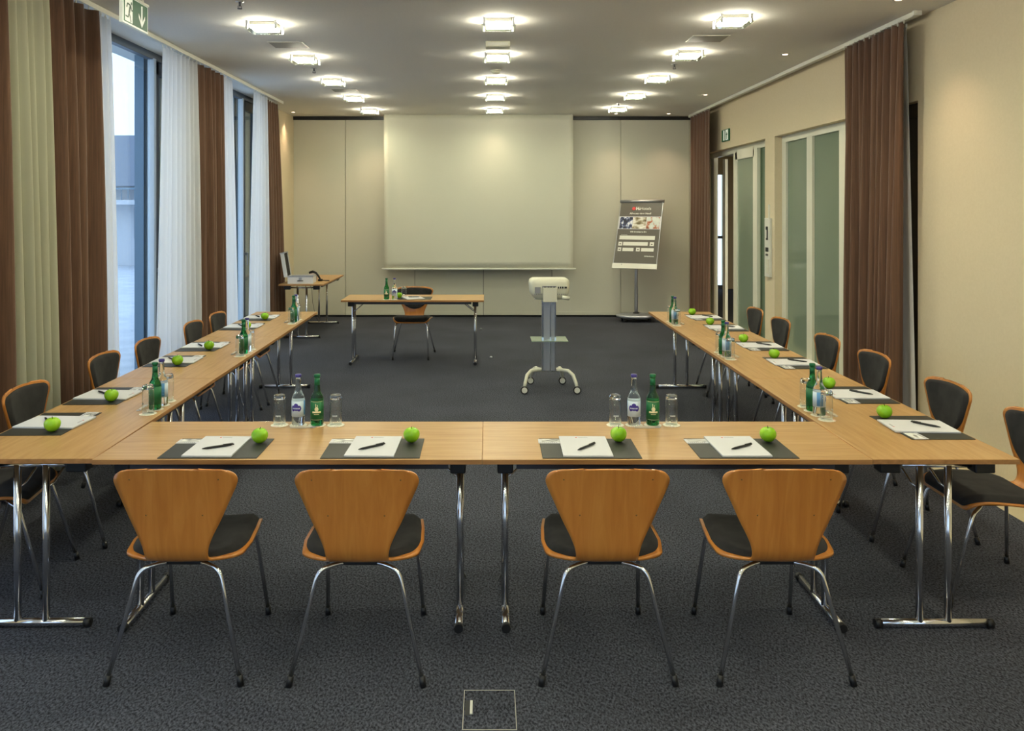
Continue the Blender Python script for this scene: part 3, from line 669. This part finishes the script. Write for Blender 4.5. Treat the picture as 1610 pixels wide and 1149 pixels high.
def make_water():
    r = thing('water_bottle', label='x', cat='bottle'); MB().lathe(BP, 32).build('bottle_body', 'clear_bottle', r)
    MB().lathe([(.0139,.2265),(.0152,.230),(.0148,.238),(.013,.2405),(0,.2408)], 24).build('crown_cap', 'purple_cap', r)
    MB().lathe([(.0306,.044),(.0309,.044),(.0309,.117),(.0306,.117)], 36).build('label', 'white_label', r)
    q = MB(); R = .0313; wdisc(q, R, 0, .084, .026, .011); wdisc(q, R, 0, .096, .011, .012); wdisc(q, R, -.015, .084, .010, .014); wdisc(q, R, .015, .084, .010, .014)
    q.build('purple_emblem', 'purple', r, solid=.0002); q = MB(); R = .0318
    for k in range(7): wrap(q, R, -.0185+k*.0055, -.0150+k*.0055, .081, .087, 2)
    q.build('emblem_lettering', 'white_label', r, solid=.0002)
    q = MB(); R = .0313
    for k in range(4): wdisc(q, R, .055+.0, .06+k*.015, .012, .006)
    wrap(q, R, .040, .070, .05, .118); wrap(q, R, -.070, -.040, .05, .118); q.build('blue_side_print', 'blue', r, solid=.0002); return r
def make_tumbler():
    r = thing('tumbler', label='x', cat='glass')
    q = MB()
    for fl in range(1): q.lathe([(.0280,.0005),(.0292,.0005),(.0287,.07),(.0278,.122),(.0270,.122),(.0275,.07),(.0280,.0005)], 28)
    q.build('glass_wall', 'thin_glass', r)
    MB().lathe([(0,.119),(.019,.1205),(.0270,.1225),(.0280,.126),(.0270,.139),(.0245,.143),(.018,.1405),(0,.1395)], 12, smooth=False).build('thick_base', 'tumbler', r)
    q = MB()
    for k in range(6): wrap(q, .0293, -.012+k*.0042, -.009+k*.0042, .045, .051, 2)
    q.build('etched_mark', 'etch', r, solid=.0002); return r
M['etch'] = mat('etched_print', lin(225,228,228), .6)
def make_coaster():
    r = thing('coaster', label='x', cat='coaster'); n = 48
    MB().prism([((.0405+.0022*math.cos(16*2*PI*k/n*1.0))*math.cos(2*PI*k/n), (.0405+.0022*math.cos(16*2*PI*k/n))*math.sin(2*PI*k/n)) for k in range(n)], 0, .0012).build('paper_disc', 'coaster', r)
    q = MB()
    for k in range(4): q.box(-.016+k*.008, -.038, .0012, -.011+k*.008, -.033, .0014)
    q.build('print_mark', 'print_red', r); return r
def make_opener():
    r = thing('bottle_opener', label='x', cat='bottle opener')
    MB().prism([(-.05,-.006),(-.03,-.009),(.02,-.009),(.045,-.006),(.045,.006),(.02,.009),(-.03,.009),(-.05,.006)], 0, .007).build('handle', 'opener', r)
    MB().tube([(.045+.012*(1-math.cos(a*PI/6)), .010*math.sin(a*PI/6), .0035) for a in range(12)]+[(.045,0,.0035)], .002, 6).build('steel_loop', 'steel', r); return r
def put(key, maker, tab, lx_, ly_, z, rz, lab, g):
    ox, oy, tr = tab; c, s = math.cos(tr), math.sin(tr); return first_or_dup(ST, key, maker, (ox+c*lx_-s*ly_, oy+s*lx_+c*ly_, z), tr+rz, lab, g)
rj = random.Random(5)
def setting(tab, cx, where, pen_rot=None):
    j = lambda a: rj.uniform(-a, a)
    put('mat', make_mat, tab, cx, .012, ZT, j(.01), 'dark grey desk mat at the '+where, 'desk mats')
    pr = -.03+j(.04); pc = (cx-.008+j(.006), .165)
    put('pad', make_pad, tab, pc[0], pc[1], ZT+.0032, pr, 'white writing pad at the '+where, 'writing pads')
    put('pen', make_pen, tab, cx+.0+j(.01), .13, ZT+.0105, .72+j(.2) if pen_rot is None else pen_rot, 'black pen on the pad at the '+where, 'pens')
    put('card', make_card, tab, cx-.158, .253, ZT+.0032, j(.03), 'small photo card on the mat at the '+where, 'photo cards')
    put('apple', make_apple, tab, cx+.150+j(.01), .235+j(.01), ZT+.0034, j(2), 'green apple at the '+where, 'green apples')
def cluster(tab, cx, where, gl=True, opener=(.0,-.055), cy=.535):
    names = ['first', 'second', 'third', 'fourth']; rel = ['left of the water bottle', 'under the water bottle', 'under the green bottle', 'right of the green bottle']
    rel2 = ['by the water bottle', 'by the green bottle']
    for k in range(4): put('coaster', make_coaster, tab, cx-.1335+k*.089, cy, ZT, rj.uniform(-.3,.3), 'paper coaster %s %s' % (['under the water-side glass','under the water bottle','under the green bottle','under the green-side glass'][k], where), 'paper coasters')
    for k in (0, 3): put('tumbler', make_tumbler, tab, cx-.1335+k*.089, cy, ZT+.0015, 0, 'upturned clear glass %s %s' % ('next to the water bottle' if k == 0 else 'next to the green bottle', where), 'upturned drinking glasses')
    rzl = {0: 0}.get(0)
    put('water', make_water, tab, cx-.1335+.089, cy, ZT+.0015, rj.uniform(-.2,.2), 'clear water bottle '+where, 'water bottles')
    put('green', make_green, tab, cx-.1335+.178, cy, ZT+.0015, rj.uniform(-.2,.2), 'green glass bottle '+where, 'green bottles')
    if opener: put('opener', make_opener, tab, cx+opener[0]*1.0-.0, cy+opener[1], ZT+.0005, .02, 'bottle opener lying '+where, 'bottle openers')
fs = [('leftmost seat of the front tables','centre-left seat of the front tables'),('centre-right seat of the front tables','rightmost seat of the front tables')]
for t_, offs, nm, cc in ((0,(.467,1.137),fs[0],.767),(1,(.452,1.099),fs[1],.760)):
    for o_, n_ in zip(offs, nm): setting(TABS[t_], o_, n_, pen_rot={'leftmost seat of the front tables':.55}.get(n_))
    cluster(TABS[t_], cc, 'on the %s front table' % ['left', 'right'][t_], opener=(.0 if t_ else -.02, -.052))
for k in range(3):
    setting(TABS[2+k], TL-.55, ords[2*k]+' seat of the left row'); setting(TABS[2+k], TL-1.13, ords[2*k+1]+' seat of the left row')
    cluster(TABS[2+k], TL-.87, 'on the %s table of the left row' % nm3[k], opener=(.02,-.07))
for k in range(3):
    setting(TABS[5+k], .49, ords[2*k]+' seat of the right row'); setting(TABS[5+k], 1.16, ords[2*k+1]+' seat of the right row')
    cluster(TABS[5+k], .76, 'on the %s table of the right row' % nm3[k], opener=(-.03,-.07))
pt = TABS[8]; w_ = 'lone presenter table'
put('mat', make_mat, pt, .80, .25, ZT, 0, 'dark grey desk mat on the '+w_, 'desk mats'); put('pad', make_pad, pt, .81, .40, ZT+.0032, .35, 'white writing pad on the '+w_, 'writing pads'); put('pen', make_pen, pt, .80, .40, ZT+.0105, .2, 'black pen on the '+w_, 'pens')
put('apple', make_apple, pt, .965, .40, ZT+.0034, 0, 'green apple on the '+w_, 'green apples')
for nm_, mk, x_, y_, lab in (('water',make_water,1.005,.53,'clear water bottle on the '),('green',make_green,1.095,.53,'green glass bottle on the '),('tumbler',make_tumbler,.905,.47,'upturned clear glass on the ')):
    put('coaster', make_coaster, pt, x_, y_, ZT, 0, 'round paper coaster under the %s on the %s' % ({'water':'water bottle','green':'green bottle','tumbler':'glass'}[nm_], w_), 'paper coasters'); put(nm_, mk, pt, x_, y_, ZT+.0015, PI, lab+w_, None)

# ------------------------------------------------------------------ open silver case on the side table
r = thing('equipment_case', (-2.56, 11.32, ZT), .06, 'open silver aluminium case with dark foam lining on the side table', 'case')
q = MB(); X0, X1, Y0, Y1, hh = -.17, .17, -.14, .16, .10
q.box(X0,Y0,0,X1,Y1,.006).box(X0,Y0,.006,X0+.006,Y1,hh).box(X1-.006,Y0,.006,X1,Y1,hh).box(X0+.006,Y0,.006,X1-.006,Y0+.006,hh).box(X0+.006,Y1-.006,.006,X1-.006,Y1,hh).build('case_body', 'white_case', r)

MB().rbox(X0+.007,Y0+.007,.007,X1-.007,Y1-.007,.085,.006).build('foam_insert', 'foam', r)
MB().box(X0-.002,Y0-.002,.088,X1+.002,Y0,.104).box(X1,Y0,.088,X1+.002,Y1,.104).build('edge_trim', 'alu', r)
MB().rbox(-.02,Y0-.008,.05,.02,Y0-.0005,.085,.002).build('latch', 'steel', r)
MB().rbox(-.04,Y0-.012,.035,.04,Y0-.004,.045,.002).build('handle', 'black', r)
lid = MB(); lid.box(-.05,Y0,0,0,Y1,.006).box(-.05,Y0,.006,-.044,Y1,.33).box(-.044,Y0,.006,0,Y0+.006,.33).box(-.044,Y1-.006,.006,0,Y1,.33).box(-.05,Y0,.324,0,Y1,.33)
lm = Matrix.Translation((X0+.0,0,.095)) @ Matrix.Rotation(math.radians(-9), 4, 'Y')
ld = lid.xf(lm).build('lid', 'white_case', r); MB().rbox(-.043,Y0+.008,.008,-.010,Y1-.008,.322,.004).xf(lm).build('lid_lining', 'foam', ld)
MB().box(-.055,Y0-.004,.318,.004,Y0+.03,.336).box(-.055,Y1-.03,.318,.004,Y1+.004,.336).xf(lm).build('corner_guard', 'steel', ld)
r2 = thing('headset', (-2.43, 11.62, ZT), -.3, 'black headset with pale pouch beside the open silver case', 'headset')
MB().tube([(-.10,0,.11),(-.05,.0,.13),(.0,0,.115),(.04,0,.07),(.07,0,.02)], [.022,.018,.016,.014,.012], 10).build('headband', 'black', r2)
MB().lathe(rprof(.035,0,.03,.008), 20, (.07,0,.0)).build('ear_cushion', 'black', r2)
MB().tube([(.09,.0,.010),(.15,.02,.008),(.20,.02,.008)], .006, 8).build('microphone_arm', 'black', r2)
MB().lathe([(0,0),(.05,.0),(.075,.03),(.07,.07),(.045,.10),(0,.108)], 20, (-.06,0,0)).build('pouch', 'pouch', r2)
M_ = None
r3 = thing('cable', (0,0,0), 0, 'thin dark cable hanging down behind the far end of the side table', 'cable')
MB().tube([(-2.86,12.86,.60),(-2.80,12.85,.61),(-2.75,12.84,.50),(-2.74,12.85,.30),(-2.70,12.85,.10),(-2.66,12.85,.003)], .003, 6).build('cable_jacket', 'black', r3)

# ------------------------------------------------------------------ projector trolley
r = thing('projector_trolley', (.594, 8.02, 0), 0, 'grey column trolley with glass shelf and four castors in the middle', 'trolley')
MB().rbox(-.068,-.035,.185,.068,.035,.90,.006).build('column', 'alu', r)
MB().box(-.069,-.040,.19,-.052,-.035,.90).box(.055,-.040,.19,.069,-.035,.90).box(.010,-.039,.19,.020,-.035,.90).build('column_profile', 'chrome', r)
MB().box(-.175,-.16,.490,.175,.13,.498).build('glass_shelf', 'shelf_glass', r)
MB().rbox(-.068,-.180,.872,.068,-.166,1.010,.004).rbox(-.068,-.170,.872,.068,-.03,.8865,.003).build('mounting_head', 'cream', r)
MB().rbox(-.14,-.02,.880,.14,.14,.889,.003).build('top_plate', 'steel', r)
ft = MB(); feet = [(-.245,-.20),(.255,-.20),(-.165,.24),(.155,.24)]
for fx, fy in feet:
    k = 1 if fx > 0 else -1
    arm = MB().tube([(k*.05,0,.192),(k*.12,fy*.15,.196),(fx*.72,fy*.35,.195),(fx*.88,fy*.62,.165),(fx*.97,fy*.9,.10),(fx,fy,.065)], [.016,.017,.018,.018,.016,.014], 10).build('foot_arm', 'cream', r)
    wl = MB().tube([(fx+.0,fy-.014,.038),(fx,fy+.014,.038)], .038, 20).build('castor', 'black', r)
    MB().tube([(fx,fy-.017,.038),(fx,fy+.017,.038)], .027, 18).build('hubcap', 'white', wl)
p = thing('projector', (.594, 8.0, .8895), 0, 'cream white data projector on top of the trolley', 'projector')
q = MB(); pl = []
for zz, hw_, hd, cxo in ((0,.13,.10,0),(.03,.165,.13,0),(.07,.190,.14,0),(.155,.195,.145,0),(.185,.188,.138,0),(.200,.165,.12,0)):
    ring = []
    for k in range(40):
        a = 2*PI*k/40; c_, s_ = math.cos(a), math.sin(a); e = .35; ring.append((hw_*math.copysign(abs(c_)**e, c_), hd*math.copysign(abs(s_)**e, s_), zz))
    pl.append(ring+[ring[0]])
q.grid(pl); q.add([x for x in pl[-1][:-1]], [tuple(range(40))]); q.add([x for x in pl[0][:-1]], [tuple(reversed(range(40)))]); q.build('housing', 'cream', p)
MB().box(-.145,-.150,.065,-.09,-.142,.125).build('vent_grille', 'print_grey', p)
MB().box(-.075,-.149,.115,.06,-.142,.135).build('port_panel', 'print_grey', p)
q = MB()
for k, (a, wd) in enumerate([(-.06,.025),(-.025,.02),(.0,.02),(.03,.02),(.075,.01),(.095,.012),(.115,.012),(.14,.022)]): q.box(a,-.152,.118 if k < 4 else .112,a+wd,-.1485,.130)
q.box(-.07,-.152,.095,-.05,-.1485,.105).box(-.03,-.152,.095,.02,-.1485,.105); q.build('port', 'black', p)
q = MB()
for k in range(18): q.box(-.15+k*.017,-.1515,.052,-.144+k*.017,-.1485,.062) if abs(-.15+k*.017) > .07 else None
q.build('vent_slot', 'print_grey', p)
MB().tube([(.115,-.15,.028),(.185,-.16,.018)], .018, 12).build('adjustable_foot', 'cream', p)
MB().tube([(-.08,.14,.10),(-.08,.165,.10)], .04, 24).build('lens_barrel', 'black', p)

# ------------------------------------------------------------------ poster stand
yaw = math.radians(-25); R = thing('poster_stand', (2.32, 12.85, 0), 0, 'grey information board on a round wheeled stand near the back right corner', 'sign')
q = MB(); pl = []
for zz, rr in ((.06,.27),(.075,.31),(.10,.315),(.115,.26),(.125,.05)): pl.append((rr, zz))
base = MB().lathe([(0,.055)]+pl, 40).build('base', 'alu', R); base.scale = (1, .75, 1)
for a in (215, 325, 90, 150, 30): 
    cxx, cyy = .24*math.cos(math.radians(a)), .18*math.sin(math.radians(a)); MB().tube([(cxx-.012,cyy,.028),(cxx+.012,cyy,.028)], .028, 14).box(cxx-.006,cyy-.006,.04,cxx+.006,cyy+.006,.065).build('castor', 'black', R)
MB().tube([(0,0,.12),(0,0,1.30)], .028, 16).build('pole', 'alu', R); MB().lathe([(0,.118),(.05,.118),(.05,.135),(.03,.14),(0,.14)], 20).build('pole_collar', 'black', R)
tilt = math.radians(-25)
BM = Matrix.Translation((.02,-.06,1.37)) @ Matrix.Rotation(yaw, 4, 'Z') @ Matrix.Rotation(tilt, 4, 'X') @ Matrix.Rotation(PI/2, 4, 'X')   # local xy = board plane, z toward the viewer
w2, h2 = .345, .58
MB().rbox(-w2,-h2,-.014,w2,h2,0,.004).xf(BM).build('board', 'alu', R)
M['board_dark'] = mat('board_print_dark', lin(88,84,76), .45)
pb = MB().box(-w2+.012,-h2+.085,.0,w2-.012,h2-.04,.0015).xf(BM).build('poster_sheet', 'board_dark', R)
MB().tube([(-w2-.006,h2-.02,-.004),(w2+.006,h2-.02,-.004)], .028, 16).xf(BM).build('top_roll', 'alu', R)
MB().rbox(-w2-.004,-h2-.006,-.012,w2+.004,-h2+.078,.012,.005).xf(BM).build('bottom_bar', 'white', R)
def bp_(x0, y0, x1, y1, m_, nm, z=.0018): return MB().box(x0, y0, z-.0006, x1, y1, z+.0002).xf(BM).build(nm, m_, pb)
M['ph1'] = noise_col(mat('photo_crowd', lin(60,70,110), .4), [(.40, lin(30,34,52)), (.5, lin(62,74,116)), (.56, lin(170,180,205)), (.62, lin(225,228,232))], (1,1,.5), 22, 3, rand=False)
M['ph2'] = noise_col(mat('photo_room', lin(180,178,160), .4), [(.38, lin(90,80,45)), (.48, lin(160,150,125)), (.55, lin(210,208,196)), (.65, lin(232,232,226))], (.6,.6,1.4), 12, 3, rand=False)
M['ph3'] = noise_col(mat('photo_person', lin(190,150,130), .4), [(.38, lin(125,70,45)), (.46, lin(190,120,92)), (.52, lin(200,210,205)), (.65, lin(214,220,214))], (1,1,.8), 11, 2, rand=False)
yb0, yb1 = .085, .285
bp_(-w2+.014, yb0-.008, w2-.014, yb1+.008, 'paper', 'photo_band', .0018)
bp_(-.315, yb0, -.112, yb1, 'ph1', 'photo', .0028); bp_(-.106, yb0, .106, yb1, 'ph2', 'photo', .0028); bp_(.112, yb0, .315, yb1, 'ph3', 'photo', .0028)
M['field'] = mat('white_field', lin(218,218,208), .5)
for x0, y0, x1, y1 in ((-.29,-.10,.27,-.035),(-.22,-.20,.17,-.14),(-.22,-.295,-.045,-.24),(.075,-.295,.27,-.24)): bp_(x0, y0, x1, y1, 'field', 'blank_field')
for x0, y0, x1, y1 in ((-.295,-.205,-.235,-.14),(.20,-.205,.265,-.14),(-.295,-.295,-.24,-.235),(-.005,-.295,.055,-.235)): 
    i_ = bp_(x0, y0, x1, y1, 'field', 'icon_tile'); cx_, cy_ = (x0+x1)/2, (y0+y1)/2; MB().box(cx_-.012, cy_-.012, .0021, cx_+.012, cy_+.006, .0028).xf(BM).build('icon', 'board_dark', i_)
def bt(txt, size, x, y, m_='field', nm='lettering', al='CENTER', bold=0): text_mesh(txt, size, nm, m_, pb, BM @ Matrix.Translation((x, y, .0024)), al, bold=bold)
MB().lathe([(.020,.0016),(.030,.0016),(.030,.0026),(.020,.0026)], 8, (-.115,.43,0)).xf(BM).build('logo_ring', 'print_red', pb)
bt('H', .068, -.055, .43, bold=.003); bt('4', .035, -.022, .418, bold=.002); bt('Hotels', .066, .075, .43)
bt('Alles aus einer Hand!', .040, 0, .345, bold=.0012); bt('Wir begrüssen Sie:', .034, 0, .03, bold=.001); bt('H-Hotels.com', .026, .21, -.375, bold=.001); bt('Veranstaltung', .018, -.22, -.018)
MB().lathe([(0,.012),(.008,.012),(.008,.0135),(0,.0135)], 12, (-.20,-.52,0)).xf(BM).build('latch_dot', 'print_grey', R)

# ------------------------------------------------------------------ floor socket box and small floor plugs
r = thing('floor_box', (.006, 2.90, .0005), 0, 'square floor socket box with metal rim set in the carpet', 'floor box')
a, b_ = .093, .115; q = MB(); t_ = .0025
q.box(-a,-b_,0,a,-b_+t_,.002).box(-a,b_-t_,0,a,b_,.002).box(-a,-b_+t_,0,-a+t_,b_-t_,.002).box(a-t_,-b_+t_,0,a,b_-t_,.002).build('metal_rim', 'rim', r)
MB().box(-a+t_,-b_+t_,0,a-t_,b_-t_,.0012).build('carpet_inlay', 'carpet', r)
MB().box(-.086,-.035,.0012,-.066,.05,.0022).build('finger_slot', 'black', r); MB().box(-.069,-.030,.0022,-.060,.045,.006).build('pull_tab', 'white', r)
for x, y, lab in ((.038,9.72,'small round floor plug right of the presenter table foot'),(-.10,12.0,'tiny round floor plug behind the presenter table')):
    r = thing('floor_plug', (x,y,0), 0, lab, 'floor plug'); MB().lathe([(0,.0),(.018,.0),(.018,.010),(.012,.016),(0,.016)], 18).build('cap', 'steel', r)
